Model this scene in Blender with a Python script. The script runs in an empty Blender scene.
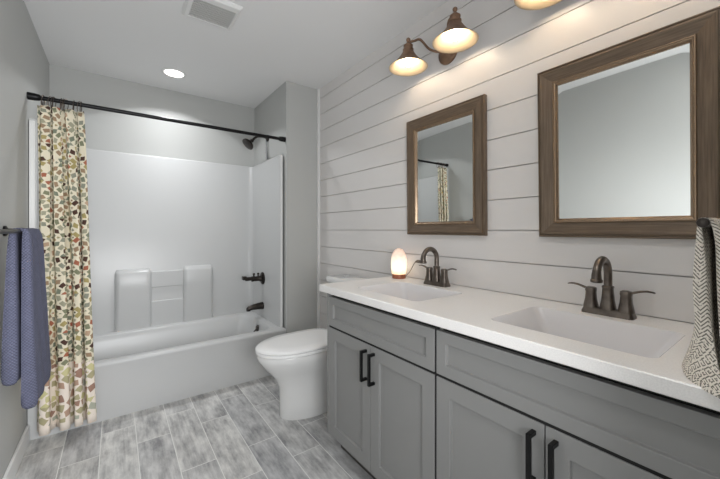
import bpy, bmesh, math, random
from mathutils import Vector, Matrix

random.seed(7)
PI = math.pi
S = bpy.context.scene
COL = S.collection

# ------------------------------------------------------------------ camera, world, light, exposure
cam_d = bpy.data.cameras.new('camera')
cam = bpy.data.objects.new('camera', cam_d)
COL.objects.link(cam)
cam.location = (0, 0, 1.19)
cam.rotation_euler = (PI / 2, 0, -math.radians(36.3))
cam_d.sensor_width = 36.0
cam_d.lens = 332.0 / 720.0 * 36.0
cam_d.shift_y = -10.0 / 720.0
cam_d.clip_start = 0.01
S.camera = cam

CAN_GLOW = 5.0           # tub downlight lens
CAN_SPOT = 31.0          # tub downlight beam, watts
BULB_POWER = 42.0        # sconce bulbs
FILL_CAN_POWER = 105.0   # added fill downlight, unseen, above the camera
world = bpy.data.worlds.new('world')
S.world = world
world.use_nodes = True
bg = world.node_tree.nodes['Background']
bg.inputs[0].default_value = (0.98, 0.99, 1.0, 1)
bg.inputs[1].default_value = 0.75



def hall_fill_light(name, loc, aim, watts, spread):
    d = bpy.data.lights.new(name, 'AREA')
    d.shape = 'RECTANGLE'
    d.size, d.size_y = 0.6, 0.8
    d.energy = watts
    d.spread = math.radians(spread)
    d.color = (0.97, 0.985, 1.0)
    o = bpy.data.objects.new(name, d)
    COL.objects.link(o)
    o.location = loc
    o.rotation_euler = (Vector(aim) - Vector(loc)).to_track_quat('-Z', 'Y').to_euler()


# added unseen fill lamps behind the camera, shining in through the doorway
hall_fill_light('hall_fill', (0.15, -0.55, 1.15), (0.15, 2.6, 2.2), 19.5, 150)
hall_fill_light('hall_fill_side', (0.50, -0.55, 1.15), (-0.40, 1.60, 0.9), 8.0, 70)

S.view_settings.view_transform = 'Standard'
S.view_settings.look = 'None'
S.view_settings.gamma = 1.0
S.view_settings.use_curve_mapping = False
S.view_settings.exposure = 0.03
S.cycles.max_bounces = 10
S.cycles.diffuse_bounces = 6
S.cycles.use_denoising = True
S.cycles.sample_clamp_indirect = 6.0


# ------------------------------------------------------------------ node helpers
def srgb(r, g, b):
    def f(c):
        c /= 255.0
        return c / 12.92 if c <= 0.04045 else ((c + 0.055) / 1.055) ** 2.4
    return (f(r), f(g), f(b), 1)


class G:
    def __init__(self, name, base=(0.5, 0.5, 0.5, 1), rough=0.5, metal=0.0, **kw):
        self.m = bpy.data.materials.new(name)
        self.m.use_nodes = True
        self.t = self.m.node_tree
        self.b = self.t.nodes['Principled BSDF']
        self.b.inputs['Base Color'].default_value = base
        self.b.inputs['Roughness'].default_value = rough
        self.b.inputs['Metallic'].default_value = metal
        for k, v in kw.items():
            self.b.inputs[k.replace('_', ' ')].default_value = v

    def n(self, typ, **kw):
        nd = self.t.nodes.new('ShaderNode' + typ)
        for k, v in kw.items():
            setattr(nd, k, v)
        return nd

    def put(self, sock, v):
        if v is None:
            return
        if hasattr(v, 'is_output'):
            self.t.links.new(v, sock)
        else:
            sock.default_value = v

    def math(self, op, a, b=None, c=None):
        nd = self.n('Math', operation=op)
        for i, v in enumerate((a, b, c)):
            if v is not None:
                self.put(nd.inputs[i], v)
        return nd.outputs[0]

    def mix(self, fac, a, b, mode='MIX'):
        nd = self.n('Mix', data_type='RGBA', blend_type=mode)
        self.put(nd.inputs[0], fac)
        self.put(nd.inputs[6], a)
        self.put(nd.inputs[7], b)
        return nd.outputs[2]

    def xyz(self, x=0.0, y=0.0, z=0.0):
        nd = self.n('CombineXYZ')
        for i, v in enumerate((x, y, z)):
            self.put(nd.inputs[i], v)
        return nd.outputs[0]

    def sep(self, v):
        nd = self.n('SeparateXYZ')
        self.put(nd.inputs[0], v)
        return nd.outputs

    def coord(self, which='Object'):
        return self.n('TexCoord').outputs[which]

    def noise(self, vec, scale=5.0, detail=3.0, rough=0.5):
        nd = self.n('TexNoise')
        self.put(nd.inputs['Vector'], vec)
        nd.inputs['Scale'].default_value = scale
        nd.inputs['Detail'].default_value = detail
        nd.inputs['Roughness'].default_value = rough
        return nd.outputs[0]

    def ramp(self, fac, stops, interp='LINEAR'):
        nd = self.n('ValToRGB')
        self.put(nd.inputs[0], fac)
        cr = nd.color_ramp
        cr.interpolation = interp
        while len(cr.elements) < len(stops):
            cr.elements.new(0.5)
        for e, (p, c) in zip(cr.elements, stops):
            e.position = p
            e.color = c
        return nd.outputs[0]

    def bump(self, h, strength=0.3, dist=0.002):
        nd = self.n('Bump')
        nd.inputs['Strength'].default_value = strength
        nd.inputs['Distance'].default_value = dist
        self.put(nd.inputs['Height'], h)
        self.t.links.new(nd.outputs[0], self.b.inputs['Normal'])

    def color(self, c):
        self.put(self.b.inputs['Base Color'], c)


def paint(name, col, rough=0.55, bump=0.12, scale=260):
    g = G(name, col, rough)
    h = g.noise(g.coord(), scale, 2)
    g.bump(h, bump, 0.001)
    return g.m


M_WALL = paint('wall_paint', srgb(181, 182, 180), 0.62)
M_CEIL = paint('ceiling_paint', srgb(228, 228, 228), 0.8)
M_TRIM = paint('trim_paint', srgb(225, 225, 224), 0.4, 0.03)
M_SHIP = paint('shiplap_paint', srgb(218, 215, 213), 0.42, 0.06, 90)


def m_floor():
    g = G('wood_look_tile', rough=0.38)
    x, y, z = g.sep(g.coord())
    vec = g.xyz(y, g.math('ADD', x, 0.232 + 0.163 * 8), 0.0)
    br = g.n('TexBrick')
    br.offset = 0.36
    br.offset_frequency = 2
    br.squash = 1.0
    g.put(br.inputs['Vector'], vec)
    br.inputs['Color1'].default_value = (0, 0, 0, 1)
    br.inputs['Color2'].default_value = (1, 1, 1, 1)
    br.inputs['Mortar'].default_value = (0.5, 0.5, 0.5, 1)
    br.inputs['Scale'].default_value = 1.0
    br.inputs['Mortar Size'].default_value = 0.0022
    br.inputs['Mortar Smooth'].default_value = 0.1
    br.inputs['Bias'].default_value = 0.0
    br.inputs['Brick Width'].default_value = 0.61
    br.inputs['Row Height'].default_value = 0.163
    rnd = g.sep(br.outputs['Color'])[0]
    off = g.math('MULTIPLY', rnd, 37.0)
    v1 = g.xyz(g.math('ADD', g.math('MULTIPLY', x, 14.0), off), g.math('ADD', g.math('MULTIPLY', y, 5.0), off), off)
    n1 = g.noise(v1, 1.0, 7, 0.66)
    v2 = g.xyz(g.math('ADD', g.math('MULTIPLY', x, 60.0), off), g.math('MULTIPLY', y, 5.0), off)
    n2 = g.noise(v2, 1.0, 3, 0.6)
    f = g.math('ADD', g.math('MULTIPLY', n1, 0.72), g.math('MULTIPLY', n2, 0.28))
    c = g.ramp(f, [(0.36, srgb(146, 146, 148)), (0.46, srgb(186, 186, 186)), (0.54, srgb(210, 210, 209)), (0.66, srgb(238, 238, 236))])
    tint = g.ramp(rnd, [(0.0, srgb(226, 226, 228)), (1.0, srgb(255, 254, 252))])
    c = g.mix(1.0, c, tint, 'MULTIPLY')
    c = g.mix(br.outputs['Fac'], c, srgb(228, 228, 225))
    g.color(c)
    g.bump(g.math('SUBTRACT', g.math('MULTIPLY', n2, 0.25), br.outputs['Fac']), 0.3, 0.0015)
    return g.m


M_FLOOR = m_floor()
M_GLOSS = G('white_gelcoat', srgb(194, 195, 195), 0.30, Specular_IOR_Level=0.35).m
M_PORC = G('white_porcelain', srgb(228, 228, 227), 0.12).m
M_SEAT = G('white_seat_plastic', srgb(242, 242, 242), 0.22).m


def m_counter():
    g = G('white_quartz', rough=0.32)
    f = g.noise(g.coord(), 300, 2)
    g.color(g.ramp(f, [(0.3, srgb(236, 234, 232)), (0.7, srgb(246, 244, 242))]))
    return g.m


M_COUNTER = m_counter()
M_SINK = G('white_sink', srgb(224, 222, 223), 0.2).m
M_CAB = paint('grey_cabinet_paint', srgb(139, 139, 138), 0.38, 0.03, 200)
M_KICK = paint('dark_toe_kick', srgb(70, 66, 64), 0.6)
M_BLACK = G('black_metal', srgb(26, 26, 27), 0.38, 0.6).m
M_GAPSHADE = G('black_gap_shade', srgb(30, 30, 30), 0.8).m  # black colour standing for the shade inside the cabinet gaps


def m_bronze(name, c1, c2, rough=0.32):
    g = G(name, rough=rough, metal=0.85)
    f = g.noise(g.coord(), 22, 3)
    g.color(g.ramp(f, [(0.35, c1), (0.7, c2)]))
    return g.m


M_BRONZE = m_bronze('oil_rubbed_bronze', srgb(92, 84, 78), srgb(124, 115, 107), 0.28)
M_DKBRONZE = m_bronze('dark_bronze', srgb(52, 48, 46), srgb(72, 67, 63), 0.3)
M_SCONCE = m_bronze('antique_bronze', srgb(128, 102, 84), srgb(156, 128, 106), 0.5)
M_CHROME = G('chrome', srgb(200, 202, 205), 0.12, 1.0).m
M_MIRROR = G('mirror_silver', (0.86, 0.88, 0.87, 1), 0.01, 1.0).m


def m_wood(name, c1, c2, c3):
    g = G(name, rough=0.36, metal=0.25)
    u, v, _ = g.sep(g.coord('UV'))
    vec = g.xyz(g.math('MULTIPLY', u, 6.0), g.math('MULTIPLY', v, 160.0), 0.0)
    f = g.noise(vec, 1.0, 4, 0.6)
    g.color(g.ramp(f, [(0.3, c1), (0.5, c2), (0.72, c3)]))
    g.bump(f, 0.15, 0.001)
    return g.m


M_FRAME = m_wood('bronzed_wood', srgb(88, 75, 62), srgb(108, 92, 76), srgb(128, 111, 93))
M_BEAD = G('champagne_bead', srgb(150, 128, 106), 0.26, 0.7).m


def emit(name, col, strength):
    m = bpy.data.materials.new(name)
    m.use_nodes = True
    b = m.node_tree.nodes['Principled BSDF']
    b.inputs['Base Color'].default_value = (0.8, 0.8, 0.8, 1)
    b.inputs['Emission Color'].default_value = col
    b.inputs['Emission Strength'].default_value = strength
    return m


M_CAN = emit('downlight_lens', (1.0, 0.97, 0.93, 1), CAN_GLOW)
M_FILLCAN = emit('fill_downlight_lens', (1.0, 0.985, 0.97, 1), FILL_CAN_POWER)
M_BULB = emit('edison_bulb', (1.0, 0.86, 0.68, 1), BULB_POWER)
M_ENAMEL = G('cream_enamel', srgb(196, 176, 146), 0.4).m


def m_salt():
    g = G('glowing_salt', srgb(240, 222, 205), 0.5)
    x, y, z = g.sep(g.coord())
    f = g.math('DIVIDE', z, 0.165)
    n = g.noise(g.coord(), 45, 3)
    f = g.math('ADD', f, g.math('MULTIPLY', g.math('SUBTRACT', n, 0.5), 0.25))
    c = g.ramp(f, [(0.12, (1.0, 0.62, 0.28, 1)), (0.34, (1.0, 0.90, 0.66, 1)), (0.62, (1.0, 0.84, 0.66, 1)), (0.95, (0.92, 0.55, 0.45, 1))])
    s = g.ramp(f, [(0.1, (0.75,) * 3 + (1,)), (0.35, (1.0,) * 3 + (1,)), (0.65, (0.8,) * 3 + (1,)), (1.0, (0.34,) * 3 + (1,))])
    g.put(g.b.inputs['Emission Color'], c)
    g.put(g.b.inputs['Emission Strength'], g.math('MULTIPLY', g.sep(s)[0], 1.0))
    return g.m


M_SALT = m_salt()
M_COPPER = G('copper_wood_base', srgb(158, 96, 70), 0.4, 0.2).m


def m_curtain():
    g = G('mosaic_print_cotton', rough=0.85)
    u, v, _ = g.sep(g.coord('UV'))
    border = g.math('LESS_THAN', v, 0.36)
    sc = g.math('ADD', 4.6, g.math('MULTIPLY', border, -1.3))
    pu = g.math('MULTIPLY', u, sc)
    pv = g.math('MULTIPLY', v, sc)
    iu, iv = g.math('FLOOR', pu), g.math('FLOOR', pv)
    fu = g.math('SUBTRACT', g.math('FRACT', pu), 0.5)
    fv = g.math('SUBTRACT', g.math('FRACT', pv), 0.5)
    r = g.math('SQRT', g.math('ADD', g.math('MULTIPLY', fu, fu), g.math('MULTIPLY', fv, fv)))
    th = g.math('DIVIDE', g.math('ARCTAN2', fv, fu), 2 * PI)
    rr = g.math('MULTIPLY', r, 7.4)
    ring = g.math('FLOOR', rr)
    cnt = g.math('ADD', 4.0, g.math('MULTIPLY', ring, 4.0))
    a = g.math('ADD', g.math('MULTIPLY', th, cnt), g.math('MULTIPLY', ring, 0.5))
    ca = g.math('FLOOR', a)
    fa = g.math('ABSOLUTE', g.math('SUBTRACT', g.math('FRACT', a), 0.5))
    fr = g.math('ABSOLUTE', g.math('SUBTRACT', g.math('FRACT', rr), 0.5))
    wn = g.n('TexWhiteNoise', noise_dimensions='3D')
    g.put(wn.inputs['Vector'], g.xyz(g.math('ADD', ring, g.math('MULTIPLY', iu, 3.1)), g.math('MODULO', ca, 3.0), iv))
    k = wn.outputs['Value']
    wn2 = g.n('TexWhiteNoise', noise_dimensions='3D')
    g.put(wn2.inputs['Vector'], g.xyz(ca, ring, g.math('ADD', iu, g.math('MULTIPLY', iv, 7.0))))
    k2 = wn2.outputs['Value']
    # diamonds on odd rings, blocks on even ones
    dia = g.math('LESS_THAN', g.math('ADD', fa, fr), 0.50)
    blk = g.math('MULTIPLY', g.math('LESS_THAN', fa, 0.37), g.math('LESS_THAN', fr, 0.37))
    odd = g.math('MODULO', ring, 2.0)
    mask = g.math('ADD', g.math('MULTIPLY', odd, dia), g.math('MULTIPLY', g.math('SUBTRACT', 1.0, odd), blk))
    mask = g.math('MULTIPLY', mask, g.math('LESS_THAN', k2, 0.9))
    mask = g.math('MULTIPLY', mask, g.math('GREATER_THAN', v, 0.045))
    pal = g.ramp(k, [(0.0, srgb(124, 126, 100)), (0.16, srgb(154, 152, 130)), (0.30, srgb(150, 126, 100)), (0.44, srgb(136, 138, 122)),
                     (0.58, srgb(74, 50, 40)), (0.68, srgb(160, 146, 96)), (0.80, srgb(158, 96, 72)), (0.85, srgb(118, 124, 106)), (0.94, srgb(178, 150, 124))], 'CONSTANT')
    pal2 = g.ramp(k, [(0.0, srgb(168, 160, 126)), (0.3, srgb(172, 142, 122)), (0.5, srgb(196, 190, 142)), (0.75, srgb(168, 170, 154)), (0.9, srgb(152, 120, 104))], 'CONSTANT')
    pal = g.mix(border, pal, pal2)
    ground = g.mix(border, srgb(220, 211, 188), srgb(228, 217, 205))
    g.color(g.mix(mask, ground, pal))
    g.bump(g.noise(g.coord('UV'), 500, 2), 0.1, 0.001)
    return g.m


M_CURTAIN = m_curtain()


def m_towel(name, c1, c2, k=170.0):
    g = G(name, rough=0.95)
    u, v, _ = g.sep(g.coord('UV'))
    h = g.math('MULTIPLY', g.math('SINE', g.math('MULTIPLY', u, k * 2)), g.math('SINE', g.math('MULTIPLY', v, k * 2)))
    h = g.math('ADD', g.math('MULTIPLY', h, 0.5), 0.5)
    nz = g.noise(g.coord(), 40, 3)
    g.color(g.mix(g.math('ADD', g.math('MULTIPLY', h, 0.6), g.math('MULTIPLY', nz, 0.35)), c1, c2))
    g.bump(h, 0.8, 0.004)
    return g.m


M_TOWEL = m_towel('blue_waffle_cotton', srgb(60, 61, 76), srgb(110, 113, 138), 260.0)


def m_herring():
    g = G('herringbone_cotton', rough=0.95)
    u, v, _ = g.sep(g.coord('UV'))
    z = g.math('ABSOLUTE', g.math('SUBTRACT', g.math('FRACT', g.math('MULTIPLY', u, 52.0)), 0.5))
    s = g.math('FRACT', g.math('ADD', g.math('MULTIPLY', v, 130.0), g.math('MULTIPLY', z, 3.0)))
    line = g.math('LESS_THAN', s, 0.40)
    nz = g.noise(g.coord(), 160, 2)
    line = g.math('MULTIPLY', line, g.math('GREATER_THAN', nz, 0.40))
    g.color(g.mix(line, srgb(226, 219, 208), srgb(112, 108, 100)))
    g.bump(s, 0.5, 0.002)
    return g.m


M_HERR = m_herring()
M_GRILLE = paint('vent_grey', srgb(206, 206, 204), 0.6)
M_VENTBACK = paint('vent_inside', srgb(96, 96, 95), 0.9)

# ------------------------------------------------------------------ mesh helpers
LOC = {}


def add_box(bm, x0, x1, y0, y1, z0, z1, mi=0):
    vs = [bm.verts.new(p) for p in ((x0, y0, z0), (x1, y0, z0), (x1, y1, z0), (x0, y1, z0), (x0, y0, z1), (x1, y0, z1), (x1, y1, z1), (x0, y1, z1))]
    for f in ((3, 2, 1, 0), (4, 5, 6, 7), (0, 1, 5, 4), (1, 2, 6, 5), (2, 3, 7, 6), (3, 0, 4, 7)):
        fc = bm.faces.new([vs[i] for i in f])
        fc.material_index = mi
    return vs


def box(*a, **k):
    bm = bmesh.new()
    add_box(bm, *a, **k)
    return bm


def loft(bm, loops, cap0=True, cap1=True, smooth=True, mi=0, closed=True, uv=True):
    """faces between successive loops of equal length; UVs run (along the loop, along the loft) in metres"""
    uvl = bm.loops.layers.uv.verify() if uv else None
    rows = [[bm.verts.new(p) for p in lp] for lp in loops]
    n = len(rows[0])
    acc = 0.0
    for k in range(len(rows) - 1):
        A, B = rows[k], rows[k + 1]
        d = sum((A[i].co - B[i].co).length for i in range(n)) / n
        per = 0.0
        for i in range(n if closed else n - 1):
            j = (i + 1) % n
            w = (A[i].co - A[j].co).length
            if (A[i].co - A[j].co).length < 1e-9 and (B[i].co - B[j].co).length < 1e-9:
                continue
            f = bm.faces.new((A[i], A[j], B[j], B[i]))
            f.smooth = smooth
            f.material_index = mi
            if uv:
                for lp, c in zip(f.loops, ((per, acc), (per + w, acc), (per + w, acc + d), (per, acc + d))):
                    lp[uvl].uv = c
            per += w
        acc += d
    if closed and cap0:
        f = bm.faces.new(list(reversed(rows[0])))
        f.smooth = smooth
        f.material_index = mi
    if closed and cap1:
        f = bm.faces.new(rows[-1])
        f.smooth = smooth
        f.material_index = mi
    return rows


def circle(c, r, n=24, axis='z', ph=0.0):
    out = []
    for i in range(n):
        a = 2 * PI * i / n + ph
        p, q = r * math.cos(a), r * math.sin(a)
        if axis == 'z':
            out.append((c[0] + p, c[1] + q, c[2]))
        elif axis == 'x':
            out.append((c[0], c[1] + p, c[2] + q))
        else:
            out.append((c[0] + q, c[1], c[2] + p))
    return out


def lathe(bm, c, prof, n=32, axis='z', cap0=True, cap1=True, mi=0):
    """prof: (radius, offset along axis)"""
    k = {'x': 0, 'y': 1, 'z': 2}[axis]
    loops = []
    for r, h in prof:
        cc = list(c)
        cc[k] += h
        loops.append(circle(cc, max(r, 1e-4), n, axis))
    return loft(bm, loops, cap0, cap1, True, mi)


def tube(bm, pts, r, n=12, caps=True, radii=None):
    P = [Vector(p) for p in pts]
    up = None
    loops = []
    for i, p in enumerate(P):
        t = (P[min(i + 1, len(P) - 1)] - P[max(i - 1, 0)]).normalized()
        if up is None:
            ref = Vector((0, 0, 1)) if abs(t.z) < 0.9 else Vector((1, 0, 0))
            up = (ref - t * ref.dot(t)).normalized()
        else:
            up = (up - t * up.dot(t)).normalized()
        sd = t.cross(up)
        rr = radii[i] if radii else r
        loops.append([tuple(p + (up * math.cos(2 * PI * k / n) + sd * math.sin(2 * PI * k / n)) * rr) for k in range(n)])
    loft(bm, loops, caps, caps)


def spline(pts, n=8):
    P = [Vector(p) for p in pts]
    P = [P[0] * 2 - P[1]] + P + [P[-1] * 2 - P[-2]]
    out = []
    for i in range(1, len(P) - 2):
        for k in range(n):
            t = k / n
            a, b, c, d = P[i - 1:i + 3]
            out.append(0.5 * ((2 * b) + (c - a) * t + (2 * a - 5 * b + 4 * c - d) * t * t + (3 * b - a - 3 * c + d) * t ** 3))
    out.append(P[-2])
    return out


def rrect(x0, x1, y0, y1, z, r, k=6):
    """rounded rectangle loop, counter-clockwise seen from above"""
    r = min(r, (x1 - x0) / 2 - 1e-4, (y1 - y0) / 2 - 1e-4)
    out = []
    for cx, cy, a0 in ((x1 - r, y1 - r, 0), (x0 + r, y1 - r, PI / 2), (x0 + r, y0 + r, PI), (x1 - r, y0 + r, 1.5 * PI)):
        for i in range(k + 1):
            a = a0 + PI / 2 * i / k
            out.append((cx + r * math.cos(a), cy + r * math.sin(a), z))
    return out


def obj(name, bm, mats, parent=None, bevel=0.0, seg=2, sharp=40, recalc=True):
    if recalc:
        bmesh.ops.recalc_face_normals(bm, faces=bm.faces[:])
    if parent is not None:
        off = LOC[parent.name]
        bmesh.ops.translate(bm, verts=bm.verts[:], vec=-off)
    me = bpy.data.meshes.new(name)
    bm.to_mesh(me)
    bm.free()
    for m in (mats if isinstance(mats, (list, tuple)) else [mats]):
        me.materials.append(m)
    me.set_sharp_from_angle(angle=math.radians(sharp))
    o = bpy.data.objects.new(name, me)
    COL.objects.link(o)
    if parent is not None:
        o.parent = parent
        LOC[o.name] = LOC[parent.name].copy()
    else:
        LOC[o.name] = Vector((0, 0, 0))
    if bevel:
        b = o.modifiers.new('bevel', 'BEVEL')
        b.width = bevel
        b.segments = seg
        b.limit_method = 'ANGLE'
        b.angle_limit = math.radians(35)
        b.harden_normals = True
    return o


def origin(o, p):
    """give a top-level mesh an origin at its base"""
    v = Vector(p)
    o.data.transform(Matrix.Translation(-v))
    o.location = v
    LOC[o.name] = v
    return o


def tag(o, label, cat, group=None):
    o['label'] = label
    o['category'] = cat
    if group:
        o['group'] = group
    return o


def thing(name, label, cat, loc, group=None):
    o = bpy.data.objects.new(name, None)
    o.empty_display_size = 0.05
    COL.objects.link(o)
    o.location = loc
    LOC[o.name] = Vector(loc)
    return tag(o, label, cat, group)


def struct(name, bm, m, bevel=0.0):
    o = obj(name, bm, m, None, bevel)
    o['kind'] = 'structure'
    return o


def dup(root, loc, label=None):
    def rec(o, par):
        c = o.copy()
        COL.objects.link(c)
        if par is not None:
            c.parent = par
        for ch in list(o.children):
            rec(ch, c)
        return c
    r = rec(root, None)
    r.location = loc
    LOC[r.name] = Vector(loc)
    if label:
        r['label'] = label
    return r


# ------------------------------------------------------------------ dimensions
XL, XR = -0.405, 1.456          # left wall, shiplap wall
YB = 3.40                      # wall behind the tub
YP = 2.607                     # face of the partition at the tub's head end
XP = 1.148                     # tub side of the partition
YN = -0.02                     # doorway wall behind the camera
H = 2.437

# ------------------------------------------------------------------ room shell
struct('floor', box(XL - 0.1, XR + 0.1, -1.0, YB + 0.1, -0.06, 0.0), M_FLOOR)
struct('ceiling', box(XL - 0.1, XR + 0.1, YN - 0.1, YB + 0.1, H, H + 0.06), M_CEIL)
struct('wall_left', box(XL - 0.1, XL, YN - 0.1, YB + 0.1, 0, H), M_WALL)
struct('wall_back', box(XL, XP, YB, YB + 0.1, 0, H), M_WALL)
struct('wall_partition', box(XP, XR, YP, YB + 0.1, 0, H), M_WALL, 0.004)
bm = box(0.62, XR + 0.1, YN - 0.1, 0.03, 0, H)
add_box(bm, XL, 0.62, YN - 0.1, 0.0, 2.06, H)
struct('wall_near', bm, M_WALL)

# shiplap wall: profile of boards with V gaps, run along Y
bm = bmesh.new()
prof = [(XR + 0.02, 0.0), (XR, 0.0)]
zs = [0.895 + 0.1455 * k for k in range(-6, 11)]
for zk in zs:
    if 0.02 < zk < H - 0.02:
        prof += [(XR, zk - 0.0022), (XR + 0.016, zk - 0.0021), (XR + 0.016, zk + 0.0021), (XR, zk + 0.0022)]
prof += [(XR, H), (XR + 0.02, H)]
loft(bm, [[(x, 0.03, z) for x, z in prof], [(x, YP, z) for x, z in prof]], smooth=False, uv=False)
struct('wall_right', bm, M_SHIP)

struct('trim_1', box(XR - 0.018, XR, YP - 0.03, YP, 0, H), M_TRIM, 0.004)                 # corner strip by the shiplap
struct('baseboard_left', box(XL, XL + 0.014, 0.0, 2.60, 0, 0.095), M_TRIM, 0.004)
struct('baseboard_partition', box(XP + 0.01, XR - 0.02, YP - 0.014, YP, 0, 0.095), M_TRIM, 0.004)

# ------------------------------------------------------------------ bathtub with moulded surround
TY0, TY1 = 2.60, 3.395
TX0, TX1 = XL + 0.003, XP - 0.003
RIM = 0.362
tub = thing('bathtub', 'white moulded alcove bathtub with tall glossy wall surround behind the mosaic curtain', 'bathtub', ((TX0 + TX1) / 2, (TY0 + TY1) / 2, 0))
bm = bmesh.new()
cx0, cx1, cy0, cy1 = TX0 + 0.10, TX1 - 0.075, TY0 + 0.085, TY1 - 0.115
loops = [rrect(TX0, TX1, TY0 + 0.012, TY1, 0.0, 0.004), rrect(TX0, TX1, TY0 + 0.006, TY1, 0.18, 0.004), rrect(TX0, TX1, TY0 + 0.004, TY1, RIM - 0.03, 0.006),
         rrect(TX0, TX1, TY0, TY1, RIM - 0.02, 0.006), rrect(TX0, TX1, TY0 + 0.002, TY1, RIM - 0.008, 0.008), rrect(TX0 + 0.004, TX1 - 0.004, TY0 + 0.012, TY1 - 0.004, RIM, 0.012),
         rrect(cx0 - 0.012, cx1 + 0.012, cy0 - 0.012, cy1 + 0.012, RIM, 0.13), rrect(cx0, cx1, cy0, cy1, RIM - 0.010, 0.12),
         rrect(cx0 + 0.012, cx1 - 0.008, cy0 + 0.01, cy1 - 0.01, RIM - 0.05, 0.12), rrect(cx0 + 0.08, cx1 - 0.05, cy0 + 0.04, cy1 - 0.04, 0.14, 0.12),
         rrect(cx0 + 0.13, cx1 - 0.08, cy0 + 0.08, cy1 - 0.08, 0.085, 0.11), rrect(cx0 + 0.20, cx1 - 0.14, cy0 + 0.14, cy1 - 0.14, 0.075, 0.08)]
loft(bm, loops, True, True)
obj('basin', bm, M_GLOSS, tub, sharp=50)

STOP = 1.826
bm = bmesh.new()
pb, pr, pl = TY1 - 0.035, TX1 - 0.032, TX0 + 0.032      # inner faces of the panels
# inside of the surround as one U-shaped wall with rounded corners


def u_loop(z, ins=0.0):
    r = 0.05
    pts = [(pl + ins, TY0 + 0.055, z)]
    for i in range(9):
        a = PI - PI / 2 * i / 8
        pts.append((pl + ins + r + r * math.cos(a), pb - ins - r + r * math.sin(a), z))
    for i in range(9):
        a = PI / 2 - PI / 2 * i / 8
        pts.append((pr - ins - r + r * math.cos(a), pb - ins - r + r * math.sin(a), z))
    pts.append((pr - ins, TY0 + 0.055, z))
    # back along the outside
    pts += [(TX1 - 0.011, TY0 + 0.055, z), (TX1 - 0.011, TY1, z), (TX0, TY1, z), (TX0, TY0 + 0.055, z)]
    return pts


loft(bm, [u_loop(RIM - 0.004, 0.0), u_loop(STOP - 0.012), u_loop(STOP - 0.003, -0.004), u_loop(STOP, -0.012)], True, True)
obj('wall_surround', bm, M_GLOSS, tub, sharp=55)
for x0, x1 in ((-0.01, 0.245), (0.485, 0.735)):
    bm = bmesh.new()
    yb, yf = pb + 0.028, pb - 0.046
    loft(bm, [rrect(x0, x1, yf + 0.012, yb, RIM - 0.03, 0.038, 10), rrect(x0, x1, yf, yb, 0.70, 0.043, 10), rrect(x0, x1, yf, yb, 0.822, 0.043, 10), rrect(x0 + 0.002, x1 - 0.002, yf + 0.004, yb, 0.832, 0.04, 10), rrect(x0 + 0.010, x1 - 0.010, yf + 0.030, yb, 0.856, 0.028, 10), rrect(x0 + 0.014, x1 - 0.014, yf + 0.042, yb, 0.860, 0.02, 10)], True, True)
    obj('soap_ledge', bm, M_GLOSS, tub, sharp=50)
bm = bmesh.new()
yb, yf = pb + 0.004, pb - 0.013
for z0, z1 in ((RIM - 0.01, 0.575), (0.69, 0.83)):
    add_box(bm, 0.24, 0.49, yf, yb, z0, z1)
obj('soap_niche', bm, M_GLOSS, tub, bevel=0.008, seg=4)
for x0, x1 in ((TX0, pl - 0.006), (pr + 0.004, TX1 - 0.011)):
    obj('flange', box(x0, x1, TY0 + 0.045, TY0 + 0.06, RIM - 0.004, STOP - 0.01), M_TRIM, tub, bevel=0.004)
bm = bmesh.new()
lathe(bm, (cx1 - 0.17, (cy0 + cy1) / 2, 0.073), [(0.034, 0), (0.034, 0.004), (0.026, 0.006)], 24)
obj('drain', bm, M_BRONZE, tub)

# tub and shower fittings
XS = pr
VZ = 0.732
o = thing('shower_valve', 'dark bronze shower valve with long horizontal body on white surround above the spout', 'valve', (XS, 3.06, VZ))
bm = bmesh.new()
lathe(bm, (XS + 0.002, 3.06, VZ), [(0.058, 0.0), (0.058, -0.008), (0.050, -0.016), (0.028, -0.020)], 32, 'x')
obj('escutcheon', bm, M_DKBRONZE, o)
bm = bmesh.new()
lathe(bm, (XS - 0.012, 3.06, VZ), [(0.028, 0), (0.028, -0.02), (0.023, -0.03), (0.023, -0.075), (0.026, -0.08), (0.026, -0.092), (0.018, -0.097)], 24, 'x')
obj('valve_body', bm, M_DKBRONZE, o)
bm = bmesh.new()
add_box(bm, XS - 0.165, XS - 0.10, 3.045, 3.075, VZ - 0.012, VZ + 0.022)
add_box(bm, XS - 0.185, XS - 0.15, 3.05, 3.10, VZ - 0.004, VZ + 0.030)
obj('lever', bm, M_DKBRONZE, o, bevel=0.006, seg=3)
for dx in (0.045, 0.085):
    bm = bmesh.new()
    lathe(bm, (XS - dx, 3.06, VZ + 0.02), [(0.008, 0), (0.007, 0.016), (0.011, 0.020), (0.011, 0.030), (0.005, 0.035)], 16)
    obj('knob', bm, M_DKBRONZE, o)

o = thing('tub_spout', 'dark bronze tub spout low on white surround', 'spout', (XS, 3.06, 0.47))
bm = bmesh.new()
loops = []
for i, (d, r, dz) in enumerate(((-0.004, 0.034, 0), (0.01, 0.034, 0), (0.05, 0.03, 0.0), (0.10, 0.025, -0.004), (0.135, 0.022, -0.012), (0.15, 0.016, -0.02))):
    loops.append(circle((XS - d, 3.06, 0.475 + dz), r, 24, 'x'))
loft(bm, loops)
obj('spout_body', bm, M_DKBRONZE, o)
bm = bmesh.new()
lathe(bm, (XS - 0.13, 3.06, 0.44), [(0.015, 0), (0.016, 0.012), (0.016, 0.03)], 16)
obj('nozzle', bm, M_DKBRONZE, o)

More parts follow.
